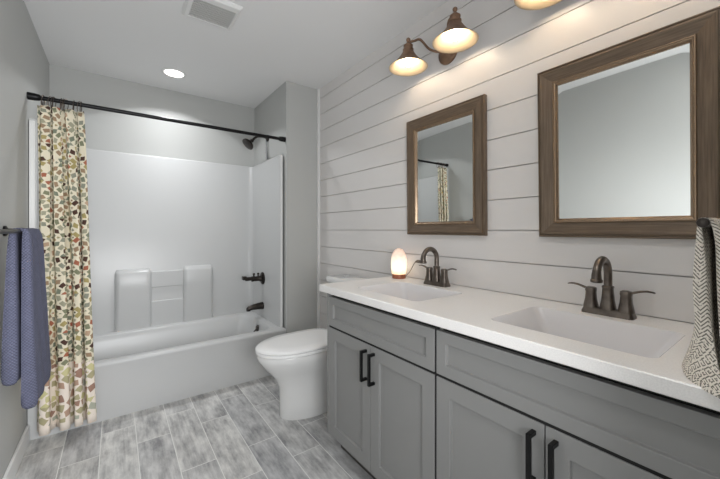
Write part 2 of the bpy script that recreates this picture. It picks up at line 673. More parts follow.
o = thing('overflow_lever', 'small dark bronze overflow plate with trip lever inside tub end', 'overflow plate', (cx1 - 0.015, 3.03, 0.27))
bm = bmesh.new()
lathe(bm, (cx1 - 0.004, 3.03, 0.275), [(0.033, 0), (0.033, -0.014), (0.026, -0.024)], 24, 'x')
obj('plate', bm, M_DKBRONZE, o)
bm = bmesh.new()
tube(bm, [(cx1 - 0.02, 3.03, 0.278), (cx1 - 0.04, 3.03, 0.262), (cx1 - 0.056, 3.03, 0.245)], 0.006, 8)
obj('trip_lever', bm, M_DKBRONZE, o)

SH = (XP, 3.02, 2.045)
o = thing('shower', 'dark bronze shower head on bent arm above the white surround', 'shower', SH)
bm = bmesh.new()
lathe(bm, SH, [(0.032, 0), (0.032, -0.008), (0.022, -0.016), (0.014, -0.02)], 24, 'x')
obj('wall_flange', bm, M_DKBRONZE, o)
bm = bmesh.new()
tube(bm, spline([(XP, 3.02, 2.045), (XP - 0.06, 3.02, 2.052), (XP - 0.11, 3.02, 2.04), (XP - 0.15, 3.02, 2.0)], 6), 0.011, 12)
obj('arm', bm, M_DKBRONZE, o)
bm = bmesh.new()
d = Vector((-0.62, -0.10, -0.62)).normalized()
c0 = Vector((XP - 0.145, 3.02, 2.005))
q = Vector((0, 0, 1)).rotation_difference(d)
loops = []
for r, h in ((0.014, 0.0), (0.018, 0.012), (0.016, 0.022), (0.03, 0.036), (0.05, 0.05), (0.057, 0.06), (0.057, 0.07), (0.048, 0.074)):
    loops.append([tuple(c0 + q @ Vector((r * math.cos(2 * PI * i / 28), r * math.sin(2 * PI * i / 28), h))) for i in range(28)])
loft(bm, loops)
obj('spray_head', bm, M_DKBRONZE, o)
bm = bmesh.new()
tube(bm, [(XP - 0.02, 3.02, 2.03), (XP - 0.014, 3.02, 1.93), (XP - 0.012, 3.02, 1.85)], 0.006, 10, radii=[0.005, 0.006, 0.012])
obj('hose', bm, M_CHROME, o)['label'] = 'slim chrome hose'

# ------------------------------------------------------------------ shower curtain, rod, rings
RY, RZ = 2.63, 1.948
rod = thing('curtain_rod', 'black curtain rod spanning the tub alcove from wall to wall', 'curtain rod', (XL, RY, RZ))
bm = bmesh.new()
tube(bm, [(XL + 0.02, RY, RZ), (XP - 0.02, RY, RZ)], 0.0125, 16)
obj('rod', bm, M_BLACK, rod)
for xx, s in ((XL, 1), (XP, -1)):
    bm = bmesh.new()
    lathe(bm, (xx, RY, RZ), [(0.021, 0.0), (0.021, s * 0.03), (0.018, s * 0.05), (0.0135, s * 0.055)], 20, 'x')
    obj('end_cap', bm, M_BLACK, rod)

NF = 3.7


def curtain_pt(s, t):
    """s across the gathered cloth, t from the top (0) to the hem (1)"""
    xl = -0.365 + 0.01 * t
    xr = -0.168 + 0.070 * t ** 0.8
    ph = 2 * PI * NF * (0.80 * s + 0.20 * s * s)
    amp = 0.028 + 0.012 * t
    x = xl + (xr - xl) * s + 0.010 * math.sin(ph * 2) + 0.006 * math.sin(3.3 * t + 9 * s)
    y = 2.628 - 0.088 * min(1.0, t * 1.12) + amp * (1.0 - 2.0 * abs(math.sin(ph / 2)) ** 0.75) + 0.005 * math.sin(2.1 * ph + 4 * t)
    y = min(y, 2.632 if t < 0.5 else 2.594)
    z = 1.905 - t * (1.905 - 0.058) - (0.008 * abs(math.sin(PI * 11 * s)) if t == 0 else 0)
    return (x, y, z)


bm = bmesh.new()
uvl = bm.loops.layers.uv.verify()
NS, NT = 220, 46
grid = [[bm.verts.new(curtain_pt(i / NS, j / NT)) for i in range(NS + 1)] for j in range(NT + 1)]
us = [0.0]
for i in range(NS):
    us.append(us[-1] + (grid[30][i].co - grid[30][i + 1].co).length)
for j in range(NT):
    for i in range(NS):
        f = bm.faces.new((grid[j][i], grid[j][i + 1], grid[j + 1][i + 1], grid[j + 1][i]))
        f.smooth = True
        for lp, (a, b) in zip(f.loops, ((i, j), (i + 1, j), (i + 1, j + 1), (i, j + 1))):
            lp[uvl].uv = (us[a] * 1.0, 1.85 * (1 - b / NT))
o = obj('shower_curtain', bm, M_CURTAIN, None, recalc=False)
o.modifiers.new('thickness', 'SOLIDIFY').thickness = 0.0016
origin(o, (-0.26, 2.54, 0.055))
tag(o, 'cream shower curtain printed with green and brown mosaic tiles, gathered at the left wall', 'shower curtain')

first = None
for k in range(11):
    s = (k + 0.5) / 11
    p = curtain_pt(s, 0)
    if first is None:
        bm = bmesh.new()
        c = Vector((p[0], RY, RZ - 0.018))
        pts = [(c.x + 0.003 * math.sin(a), c.y + 0.021 * math.cos(a), c.z + 0.036 * math.sin(a)) for a in [2 * PI * i / 24 for i in range(25)]]
        tube(bm, pts, 0.0022, 8)
        first = obj('curtain_ring', bm, M_BRONZE)
        origin(first, (c.x, c.y, c.z - 0.036))
        tag(first, 'dark metal ring holding the mosaic shower curtain on the black rod', 'curtain ring', 'curtain rings on the shower rod')
        p0 = p
    else:
        c = first.copy()
        COL.objects.link(c)
        c.location = first.location + Vector((p[0] - p0[0], 0, 0))
        c.rotation_euler.z = random.uniform(-0.5, 0.5)

# ------------------------------------------------------------------ ceiling fittings
CX, CY = 0.372, 3.01
can = thing('recessed_light', 'round recessed ceiling light glowing above the bathtub', 'ceiling light', (CX, CY, H))


def can_ring(cx, cy, par):
    bm = bmesh.new()
    lathe(bm, (cx, cy, H), [(0.090, 0.0), (0.090, -0.004), (0.084, -0.007), (0.072, -0.007), (0.068, -0.003), (0.066, -0.0005)], 40, cap0=False, cap1=False)
    obj('trim_ring', bm, M_TRIM, par)


can_ring(CX, CY, can)
bm = bmesh.new()
lathe(bm, (CX, CY, H), [(0.067, -0.001), (0.067, -0.0025), (0.04, -0.004), (0.001, -0.0045)], 40)
obj('lens', bm, M_CAN, can)['label'] = 'glowing white lens'

spot = bpy.data.lights.new('downlight_beam', 'SPOT')
spot.energy = CAN_SPOT
spot.color = (0.97, 0.985, 1.0)
spot.spot_size = math.radians(137)
spot.spot_blend = 0.10
spot.shadow_soft_size = 0.066
spot.use_nodes = True        # photometric profile of the downlight: strongest straight down
lt = spot.node_tree
em = lt.nodes['Emission']
tc = lt.nodes.new('ShaderNodeTexCoord')
nz = lt.nodes.new('ShaderNodeVectorMath')
nz.operation = 'NORMALIZE'
sx = lt.nodes.new('ShaderNodeSeparateXYZ')
ab = lt.nodes.new('ShaderNodeMath')
ab.operation = 'ABSOLUTE'
pw = lt.nodes.new('ShaderNodeMath')
pw.operation = 'POWER'
pw.inputs[1].default_value = 4.0
ma = lt.nodes.new('ShaderNodeMath')
ma.operation = 'MULTIPLY_ADD'
ma.inputs[1].default_value = 1.6
ma.inputs[2].default_value = 0.62
lt.links.new(tc.outputs['Normal'], nz.inputs[0])
lt.links.new(nz.outputs[0], sx.inputs[0])
lt.links.new(sx.outputs[2], ab.inputs[0])
lt.links.new(ab.outputs[0], pw.inputs[0])
lt.links.new(pw.outputs[0], ma.inputs[0])
lt.links.new(ma.outputs[0], em.inputs['Strength'])
spot_o = bpy.data.objects.new('downlight_beam', spot)
COL.objects.link(spot_o)
spot_o.parent = can
spot_o.location = (0, 0, -0.012)

fill_can = thing('recessed_light', 'added unseen round ceiling fill light over the front of the room', 'ceiling light', (0.25, 0.20, H))  # added out of view to brighten the room
can_ring(0.25, 0.20, fill_can)
bm = bmesh.new()
lathe(bm, (0.25, 0.20, H), [(0.067, -0.001), (0.067, -0.0025), (0.04, -0.004), (0.001, -0.0045)], 40)
obj('lens', bm, M_FILLCAN, fill_can)

fan = thing('exhaust_fan', 'white square exhaust fan cover with grey grille on the ceiling', 'exhaust fan', (0.435, 2.02, H))
bm = bmesh.new()
fx0, fx1, fy0, fy1 = 0.302, 0.572, 1.885, 2.140
ix0, ix1, iy0, iy1 = 0.333, 0.550, 1.935, 2.118


def rect(x0, x1, y0, y1, z):
    return [(x0, y0, z), (x1, y0, z), (x1, y1, z), (x0, y1, z)]


loft(bm, [rect(fx0, fx1, fy0, fy1, H), rect(fx0, fx1, fy0, fy1, H - 0.008), rect(fx0 + 0.012, fx1 - 0.012, fy0 + 0.012, fy1 - 0.012, H - 0.020),
          rect(ix0, ix1, iy0, iy1, H - 0.020), rect(ix0, ix1, iy0, iy1, H - 0.006)], False, False, False)
obj('cover', bm, M_TRIM, fan)
bm = box(ix0, ix1, iy0, iy1, H - 0.007, H - 0.004)
obj('fan_opening', bm, M_VENTBACK, fan)
bm = bmesh.new()
n = 30
for i in range(n):
    x = ix0 + (ix1 - ix0) * (i + 0.5) / n
    add_box(bm, x - 0.0022, x + 0.0022, iy0, iy1, H - 0.018, H - 0.010)
for i in range(9):
    y = iy0 + (iy1 - iy0) * (i + 0.5) / 9
    add_box(bm, ix0, ix1, y - 0.001, y + 0.001, H - 0.016, H - 0.012)
obj('grille', bm, M_GRILLE, fan)

# ------------------------------------------------------------------ toilet
TC = 1.985
toilet = thing('toilet', 'white elongated toilet with closed lid between tub and vanity', 'toilet', (1.1, TC, 0))


def egg(xf, xb, w, z, n=40, sq=2.6):
    """toilet outline: round nose towards -X, squarer heel towards the wall"""
    xm = xf + min(0.30, (xb - xf) * 0.48)
    out = []
    for i in range(n):
        a = 2 * PI * i / n
        c, s = math.cos(a), math.sin(a)
        e = 2.0 if c > 0 else sq
        px = math.copysign(abs(c) ** (2 / e), c)
        py = math.copysign(abs(s) ** (2 / e), s)
        out.append((xm - px * ((xm - xf) if c > 0 else (xb - xm)), TC + py * w, z))
    return out


bm = bmesh.new()
loft(bm, [egg(0.838, 1.36, 0.118, 0.0), egg(0.832, 1.36, 0.122, 0.012), egg(0.835, 1.36, 0.121, 0.10), egg(0.828, 1.36, 0.123, 0.20), egg(0.800, 1.36, 0.132, 0.26),
          egg(0.763, 1.36, 0.150, 0.305), egg(0.727, 1.36, 0.168, 0.345), egg(0.698, 1.36, 0.180, 0.385), egg(0.690, 1.36, 0.184, 0.410), egg(0.696, 1.36, 0.180, 0.424)])
obj('bowl', bm, M_PORC, toilet, sharp=60)
bm = bmesh.new()
loft(bm, [egg(0.690, 1.24, 0.182, 0.426, sq=4), egg(0.684, 1.24, 0.186, 0.430, sq=4), egg(0.684, 1.24, 0.186, 0.440, sq=4), egg(0.690, 1.24, 0.182, 0.444, sq=4)])
obj('seat', bm, M_SEAT, toilet, sharp=60)
bm = bmesh.new()
loft(bm, [egg(0.688, 1.245, 0.184, 0.4475, sq=4), egg(0.682, 1.245, 0.188, 0.452, sq=4), egg(0.684, 1.244, 0.187, 0.460, sq=4), egg(0.696, 1.238, 0.178, 0.468, sq=4), egg(0.75, 1.20, 0.12, 0.474, sq=4)])
obj('lid', bm, M_SEAT, toilet, sharp=60)
for s in (-1, 1):
    bm = bmesh.new()
    lathe(bm, (1.262, TC + s * 0.075 - 0.02, 0.445), [(0.013, 0.0), (0.013, 0.04)], 16, 'y')
    obj('hinge', bm, M_SEAT, toilet)
bm = bmesh.new()
loft(bm, [rrect(1.29, 1.44, TC - 0.13, TC + 0.13, 0.38, 0.03), rrect(1.285, 1.44, TC - 0.155, TC + 0.155, 0.44, 0.03), rrect(1.275, 1.44, TC - 0.162, TC + 0.162, 0.80, 0.03)])
obj('tank', bm, M_PORC, toilet, sharp=60)
bm = bmesh.new()
loft(bm, [rrect(1.264, 1.446, TC - 0.170, TC + 0.170, 0.802, 0.025), rrect(1.258, 1.446, TC - 0.174, TC + 0.174, 0.808, 0.028), rrect(1.258, 1.446, TC - 0.174, TC + 0.174, 0.836, 0.028), rrect(1.266, 1.443, TC - 0.168, TC + 0.168, 0.845, 0.026)])
obj('tank_lid', bm, M_PORC, toilet, sharp=60)
bm = bmesh.new()
lathe(bm, (1.355, TC + 0.03, 0.844), [(0.022, 0), (0.022, 0.005), (0.018, 0.007)], 24)
obj('flush_button', bm, M_CHROME, toilet)['label'] = 'round chrome button'

# ------------------------------------------------------------------ vanity cabinets
VX = 0.905          # door faces
VD = 0.020          # door thickness
VB = XR - 0.004
Z0, ZT = 0.112, 0.856


def shaker(x, y0, y1, z0, z1, st, dep=0.011):
    """door slab whose face looks towards -X with a recessed flat panel"""
    bm = bmesh.new()
    o_ = [(x, y0, z0), (x, y1, z0), (x, y1, z1), (x, y0, z1)]
    i_ = [(x, y0 + st, z0 + st), (x, y1 - st, z0 + st), (x, y1 - st, z1 - st), (x, y0 + st, z1 - st)]
    j_ = [(x + dep, p[1] + (0.002 if k in (0, 3) else -0.002), p[2] + (0.002 if k < 2 else -0.002)) for k, p in enumerate(i_)]
    b_ = [(x + VD, p[1], p[2]) for p in o_]
    loft(bm, [b_, o_, i_, j_], True, True, False)
    return bm


def pull(y, zt, zb):
    bm = bmesh.new()
    a, x0 = 0.006, VX - 0.034
    add_box(bm, x0, x0 + 0.011, y - a, y + a, zb, zt)
    for z in (zt - 0.012, zb):
        add_box(bm, x0 + 0.009, VX + 0.002, y - a, y + a, z, z + 0.012)
    return bm


def cabinet(y0, y1, label, end=False):
    c = thing('vanity_cabinet', label, 'cabinet', (1.18, (y0 + y1) / 2, 0), 'grey vanity cabinets under the white countertop')
    t = 0.016
    bm = bmesh.new()
    add_box(bm, VX + VD + 0.002, VB, y0 + 0.001, y0 + t, Z0, ZT)
    add_box(bm, VX if end else VX + VD + 0.002, VB, y1 - t, y1 - 0.001, Z0, ZT)
    add_box(bm, VX + VD + 0.002, VB, y0 + t, y1 - t, Z0, Z0 + t)
    add_box(bm, VB - t, VB, y0 + t, y1 - t, Z0 + t, ZT)
    obj('body', bm, M_CAB, c, bevel=0.0012)
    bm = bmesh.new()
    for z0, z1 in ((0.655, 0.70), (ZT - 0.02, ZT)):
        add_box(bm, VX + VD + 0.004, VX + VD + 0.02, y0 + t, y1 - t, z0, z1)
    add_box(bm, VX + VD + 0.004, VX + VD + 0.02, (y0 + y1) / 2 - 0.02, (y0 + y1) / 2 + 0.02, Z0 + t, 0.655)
    obj('shade_rail', bm, M_GAPSHADE, c)['label'] = 'rails painted dark as shade behind the gaps'  # dark colour puts the gap's shade onto the rails
    bm = box(VX + 0.004, VX + 0.019, y0 + 0.006, y1 - (0.018 if end else 0.006), 0.6762, 0.6858)  # black strip laid in the gap as its shade
    obj('gap_shade', bm, M_GAPSHADE, c)['label'] = 'painted black shade line between drawer front and doors'
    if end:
        bm = box(VX + 0.004, VX + 0.021, y0 - 0.0055, y0 + 0.0035, Z0 + 0.004, ZT - 0.004)  # upright black strip, painted shade between the cabinets
        obj('gap_shade', bm, M_GAPSHADE, c)['label'] = 'painted black upright shade line between the two cabinets'
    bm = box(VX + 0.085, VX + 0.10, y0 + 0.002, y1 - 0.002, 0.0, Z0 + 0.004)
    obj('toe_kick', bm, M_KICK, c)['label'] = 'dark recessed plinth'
    g = 0.004
    ye = y1 - (t if end else g) - (0.0005 if end else 0)
    obj('drawer_front', shaker(VX, y0 + g, ye, 0.686, 0.838, 0.040), M_CAB, c, bevel=0.0018)
    ym = (y0 + y1) / 2
    for a, b, hy in ((y0 + g, ym - 0.0015, ym - 0.028), (ym + 0.0015, ye, ym + 0.028)):
        d = obj('door', shaker(VX, a, b, Z0 + 0.002, 0.676, 0.058), M_CAB, c, bevel=0.0018)
        obj('handle', pull(hy, 0.652, 0.515), M_BLACK, d, bevel=0.0012)['label'] = 'square black bar pull'
    return c


cabinet(0.786, 1.527, 'grey shaker vanity cabinet with two doors beside the toilet', True)
cabinet(0.045, 0.784, 'grey shaker vanity cabinet under the sink nearest the herringbone towel')

# ------------------------------------------------------------------ countertop with moulded sinks
KX0, KX1, KY0, KY1, KZ = 0.880, XR - 0.002, 0.032, 1.574, 0.895
top = thing('countertop', 'long white vanity countertop with two moulded rectangular sinks', 'countertop', (1.17, 0.8, 0.859))
SINKS = [(1.165, 'far'), (0.420, 'near')]
SX0, SX1, SW = 0.985, 1.300, 0.212


def basin_loop(yc, d, z, r):
    return rrect(SX0 + d[0], SX1 - d[1], yc - SW + d[2], yc + SW - d[2], z, r, 5)


bm = bmesh.new()
edges = []


def ring_edges(pts):
    vs = [bm.verts.new(p) for p in pts]
    return vs, [bm.edges.new((vs[i], vs[(i + 1) % len(vs)])) for i in range(len(vs))]


vo, eo = ring_edges(rrect(KX0 + 0.003, KX1, KY0, KY1 - 0.003, KZ, 0.006, 4))
edges += eo
for yc, _ in SINKS:
    edges += ring_edges(basin_loop(yc, (0, 0, 0), KZ, 0.028))[1]
bmesh.ops.triangle_fill(bm, use_beauty=True, use_dissolve=False, edges=edges)
lo = [(KX0, KZ - 0.003), (KX0, 0.859)]
loft(bm, [rrect(KX0 + 0.003, KX1, KY0, KY1 - 0.003, KZ, 0.006, 4), rrect(KX0, KX1, KY0, KY1, KZ - 0.003, 0.008, 4), rrect(KX0, KX1, KY0, KY1, 0.862, 0.008, 4), rrect(KX0 + 0.003, KX1, KY0, KY1 - 0.003, 0.859, 0.006, 4)], False, False)
bmesh.ops.remove_doubles(bm, verts=bm.verts[:], dist=1e-5)
obj('slab', bm, M_COUNTER, top, sharp=30)
for yc, _ in SINKS:
    bm = bmesh.new()
    loft(bm, [basin_loop(yc, (0, 0, 0), KZ, 0.028), basin_loop(yc, (0.004, 0.003, 0.004), KZ - 0.004, 0.028), basin_loop(yc, (0.03, 0.012, 0.03), KZ - 0.045, 0.03),
              basin_loop(yc, (0.06, 0.022, 0.055), KZ - 0.095, 0.035), basin_loop(yc, (0.085, 0.04, 0.08), KZ - 0.122, 0.04), basin_loop(yc, (0.12, 0.10, 0.15), KZ - 0.130, 0.04)], False, True)
    bmesh.ops.recalc_face_normals(bm, faces=bm.faces[:])
    sk = obj('sink', bm, M_SINK, top, sharp=60)
    bm = bmesh.new()
    lathe(bm, ((SX0 + SX1) / 2 + 0.02, yc, KZ - 0.131), [(0.026, 0), (0.026, 0.004), (0.018, 0.005), (0.014, 0.009)], 24)
    obj('drain', bm, M_BRONZE, sk)['label'] = 'dark bronze drain'


# ------------------------------------------------------------------ faucets
def faucet(yc, label):
    xc = 1.372
    z = KZ
    f = thing('faucet', label, 'faucet', (xc, yc, z), 'bronze faucets behind the sinks')
    bm = bmesh.new()
    loft(bm, [rrect(xc - 0.027, xc + 0.027, yc - 0.075, yc + 0.075, z, 0.012), rrect(xc - 0.027, xc + 0.027, yc - 0.075, yc + 0.075, z + 0.006, 0.012),
              rrect(xc - 0.022, xc + 0.022, yc - 0.070, yc + 0.070, z + 0.020, 0.010), rrect(xc - 0.019, xc + 0.019, yc - 0.067, yc + 0.067, z + 0.022, 0.010)])
    obj('base_plate', bm, M_BRONZE, f, sharp=35)
    bm = bmesh.new()
    loft(bm, [rrect(xc - a, xc + a, yc - a, yc + a, z + h, a * 0.7) for a, h in ((0.023, 0.02), (0.022, 0.027), (0.018, 0.050), (0.0155, 0.080), (0.0150, 0.092), (0.0165, 0.095), (0.0165, 0.099), (0.0140, 0.101))])
    obj('spout_body', bm, M_BRONZE, f, sharp=35)
    R = 0.052
    pts = [(xc, yc, z + 0.097), (xc, yc, z + 0.128)]
    for i in range(15):
        a = PI * i / 14 * 0.96
        pts.append((xc - R + R * math.cos(a), yc, z + 0.141 + R * math.sin(a)))
    pts.append((xc - 2 * R + 0.001, yc, z + 0.129))
    bm = bmesh.new()
    rad = [0.0125] * (len(pts) - 6) + [0.0125, 0.012, 0.012, 0.0125, 0.0135, 0.015]
    tube(bm, pts, 0.0125, 16, radii=rad)
    sp = obj('spout', bm, M_BRONZE, f, sharp=35)
    bm = bmesh.new()
    lathe(bm, (xc - 2 * R + 0.001, yc, z + 0.121), [(0.015, 0), (0.0175, 0.002), (0.0175, 0.009), (0.0145, 0.012)], 20)
    obj('aerator', bm, M_BRONZE, sp)
    for s in (-1, 1):
        yh = yc + s * 0.051
        bm = bmesh.new()
        loft(bm, [rrect(xc - a, xc + a, yh - a, yh + a, z + h, a * 0.7) for a, h in ((0.022, 0.02), (0.021, 0.026), (0.0165, 0.050), (0.0150, 0.072), (0.0165, 0.080), (0.0155, 0.088), (0.010, 0.091))])
        h = obj('handle', bm, M_BRONZE, f, sharp=35)
        bm = bmesh.new()
        loops = []
        for d, dz, w, th in ((0.0, 0.082, 0.010, 0.005), (0.018, 0.086, 0.008, 0.0045), (0.038, 0.093, 0.0065, 0.0038), (0.054, 0.096, 0.009, 0.0035), (0.067, 0.095, 0.0095, 0.003), (0.074, 0.093, 0.006, 0.0022)):
            loops.append([(xc + w * math.cos(2 * PI * i / 14), yh + s * d, z + dz + th * math.sin(2 * PI * i / 14)) for i in range(14)])
        loft(bm, loops)
        obj('lever', bm, M_BRONZE, h)
    return f


fa = faucet(1.180, 'dark bronze two-handle faucet beside the glowing salt lamp')
dup(fa, (1.372, 0.418, KZ), 'dark bronze two-handle faucet below the warm brown mirror at the right')


# ------------------------------------------------------------------ mirrors
def mirror(yc, label):
    W, T, B = 0.530, 1.843, 1.160
    y0, y1 = yc - W / 2, yc + W / 2
    m = thing('wall_mirror', label, 'mirror', (XR, yc, B), 'wood framed mirrors over the sinks')

    def ring(d, h):
        x = XR - h
        return [(x, y0 + d, B + d), (x, y1 - d, B + d), (x, y1 - d, T - d), (x, y0 + d, T - d)]

    def sweep(prof):
        bm = bmesh.new()
        uvl = bm.loops.layers.uv.verify()
        v = 0.0
        for (d0, h0), (d1, h1) in zip(prof, prof[1:]):
            w = math.hypot(d1 - d0, h1 - h0)
            A, C = ring(d0, h0), ring(d1, h1)
            for i in range(4):
                j = (i + 1) % 4
                f = bm.faces.new([bm.verts.new(p) for p in (A[i], A[j], C[j], C[i])])
                L = (Vector(A[i]) - Vector(A[j])).length
                for lp, c in zip(f.loops, ((i * 3, v), (i * 3 + L, v), (i * 3 + L, v + w), (i * 3, v + w))):
                    lp[uvl].uv = c
            v += w
        bmesh.ops.remove_doubles(bm, verts=bm.verts[:], dist=1e-6)
        return bm
    obj('frame', sweep([(0.0, 0.0005), (0.0, 0.022), (0.003, 0.026), (0.006, 0.026), (0.008, 0.023), (0.010, 0.023), (0.012, 0.028), (0.017, 0.029), (0.058, 0.020), (0.058, 0.010)]), M_FRAME, m, sharp=15)
    obj('inner_bead', sweep([(0.0575, 0.010), (0.0575, 0.023), (0.0595, 0.0255), (0.0625, 0.0255), (0.0645, 0.022), (0.066, 0.0215), (0.068, 0.0205), (0.074, 0.013), (0.074, 0.008)]), M_BEAD, m, sharp=15)
    bm = bmesh.new()
    loft(bm, [ring(0.073, 0.0095), ring(0.093, 0.0105)], False, True, False)
    obj('glass', bm, M_MIRROR, m, recalc=True)
    return m


mi = mirror(1.198, 'wood framed mirror reflecting the shower curtain above the salt lamp end')
mi.rotation_euler.y = -math.radians(0.6)          # both hang leaning slightly forward
m2 = dup(mi, (XR, 0.415, 1.160), 'warm brown framed mirror at the right reflecting only a plain grey wall')
m2.rotation_euler.y = -math.radians(1.3)


# ------------------------------------------------------------------ sconces
def sconce(yc, label):
    zp = 2.150
    s = thing('wall_sconce', label, 'wall light', (XR, yc, zp), 'twin bell shade sconces on the shiplap')
    bm = bmesh.new()
    lathe(bm, (XR, yc, zp), [(0.062, 0.0), (0.062, -0.008), (0.056, -0.016), (0.042, -0.020), (0.036, -0.028), (0.018, -0.034), (0.010, -0.05)], 36, 'x')
    obj('backplate', bm, M_SCONCE, s)
    xs, zl = 1.308, 2.090
    for sg in (1, -1):
        ys = yc + sg * 0.158
        bm = bmesh.new()
        zc = zl + 0.135
        tube(bm, spline([(XR - 0.03, yc + sg * 0.004, zp + 0.004), (XR - 0.055, yc + sg * 0.03, zp + 0.002), (XR - 0.085, yc + sg * 0.062, zp + 0.022), (XR - 0.118, yc + sg * 0.095, zp + 0.075),
                         (xs + 0.018, yc + sg * 0.125, zc + 0.005), (xs, ys, zc + 0.004)], 8), 0.0065, 10)
        obj('arm', bm, M_SCONCE, s)
        # bell shade: outside bronze, inside cream
        bm = bmesh.new()
        outer = [(0.020, 0.105), (0.026, 0.096), (0.033, 0.080), (0.046, 0.060), (0.064, 0.038), (0.084, 0.017), (0.100, 0.004), (0.107, 0.0)]
        lathe(bm, (xs, ys, zl), outer, 44, cap0=False, cap1=False, mi=0)
        inner = [(0.107, 0.0), (0.1045, -0.0005), (0.0985, 0.0025), (0.0825, 0.0150), (0.0625, 0.0355), (0.0445, 0.0570), (0.0315, 0.077), (0.024, 0.092), (0.004, 0.098)]
        lathe(bm, (xs, ys, zl), inner, 44, cap0=False, cap1=True, mi=1)
        bmesh.ops.remove_doubles(bm, verts=bm.verts[:], dist=1e-5)
        sh = obj('shade', bm, [M_SCONCE, M_ENAMEL], s, recalc=True)
        bm = bmesh.new()
        lathe(bm, (xs, ys, zl), [(0.026, 0.090), (0.030, 0.094), (0.030, 0.100), (0.025, 0.103), (0.023, 0.114), (0.026, 0.117), (0.026, 0.122), (0.018, 0.128), (0.013, 0.134), (0.008, 0.139),
                                 (0.006, 0.143), (0.010, 0.148), (0.012, 0.154), (0.010, 0.160), (0.004, 0.165)], 28)
        obj('cap', bm, M_SCONCE, sh)
        bm = bmesh.new()
        lathe(bm, (xs, ys, zl), [(0.012, 0.092), (0.013, 0.080), (0.0165, 0.070), (0.0165, 0.020), (0.012, 0.010), (0.004, 0.005)], 20)
        obj('bulb', bm, M_BULB, s)['label'] = 'glowing tubular bulb'
    return s


sc = sconce(1.170, 'bronze twin sconce with both bell shades lit, above the mirror reflecting the curtain')
dup(sc, (XR, 0.440, 2.150), 'bronze sconce cut off by the top edge, over the warm brown mirror')

# ------------------------------------------------------------------ salt lamp
lx, ly = 1.385, 1.486
lamp = thing('salt_lamp', 'glowing white and pink salt lamp on the counter beside the faucet', 'lamp', (lx, ly, KZ))
bm = bmesh.new()
lathe(bm, (lx, ly, KZ), [(0.040, 0), (0.041, 0.003), (0.041, 0.022), (0.039, 0.025)], 32)
obj('base', bm, M_COPPER, lamp)['label'] = 'copper brown round base'
bm = bmesh.new()
rows = lathe(bm, (lx, ly, KZ), [(0.034, 0.024), (0.042, 0.026), (0.045, 0.05), (0.0465, 0.080), (0.046, 0.105), (0.043, 0.130), (0.036, 0.154), (0.024, 0.172), (0.008, 0.181)], 28)
for r in rows[1:]:
    for v in r:
        k = 1 + 0.05 * math.sin(9 * v.co.y * 20 + 31 * v.co.z) * math.cos(v.co.x * 130)
        v.co.x = lx + (v.co.x - lx) * k
        v.co.y = ly + (v.co.y - ly) * k
obj('salt_block', bm, M_SALT, lamp, sharp=80)
bm = bmesh.new()
tube(bm, spline([(lx + 0.025, ly - 0.032, KZ + 0.012), (XR - 0.03, ly - 0.055, KZ + 0.045), (XR - 0.018, ly - 0.075, KZ + 0.09), (XR - 0.014, ly - 0.090, KZ + 0.104)], 8), 0.0022, 8)
obj('cord', bm, M_BRONZE, lamp)['label'] = 'thin dark cord'
bm = bmesh.new()
tube(bm, [(XR - 0.016, ly - 0.086, KZ + 0.102), (XR - 0.014, ly - 0.100, KZ + 0.106), (XR - 0.006, ly - 0.108, KZ + 0.105), (XR, ly - 0.110, KZ + 0.105)], 0.008, 10, radii=[0.005, 0.009, 0.009, 0.007])
obj('plug', bm, M_BRONZE, lamp)['label'] = 'dark plug at the wall'


# ------------------------------------------------------------------ towels
def quad_loop(A, B, C, D, n=14, m=5, wob=0.0, ph=0.0, sg=1.0):
    """closed loop around a folded towel's cross-section: A,B near corners; C,D far corners"""
    P = [Vector(p) for p in (A, B, C, D)]
    out = []
    for k, (a, b, cnt) in enumerate(((P[0], P[1], m), (P[1], P[2], n), (P[2], P[3], m), (P[3], P[0], n))):
        nrm = (b - a).cross(Vector((0, 0, 1)))
        nrm = nrm.normalized() if nrm.length > 1e-9 else Vector((0, 0, 0))
        for i in range(cnt):
            t = i / cnt
            p = a.lerp(b, t)
            bulge = (0.5 * (b - a).length * 0.45 * math.sin(PI * t)) if k in (0, 2) else wob * math.sin(2 * PI * 2.2 * t + ph)
            out.append(tuple(p - nrm * bulge * (sg if k in (0, 2) else 1)))
    return out


def smooth_levels(levels, n=6):
    """interpolate lists of 4 corners between key levels"""
    cols = [spline([lv[k] for lv in levels], n) for k in range(4)]
    return list(zip(*cols))


# blue towel over the bar on the left wall
BX, BZ = -0.312, 1.183
bar = thing('towel_bar', 'black towel bar on the left wall carrying the blue towel', 'towel bar', (XL, 1.84, BZ))
bm = bmesh.new()
tube(bm, [(BX, 1.545, BZ), (BX, 2.16, BZ)], 0.008, 14)
obj('bar', bm, M_BLACK, bar)
for yy in (1.558, 2.14):
    bm = bmesh.new()
    lathe(bm, (XL, yy, BZ), [(0.024, 0.0), (0.024, 0.008), (0.012, 0.014), (0.010, 0.06), (0.013, 0.07), (0.013, 0.09)], 20, 'x')
    obj('post', bm, M_BLACK, bar)

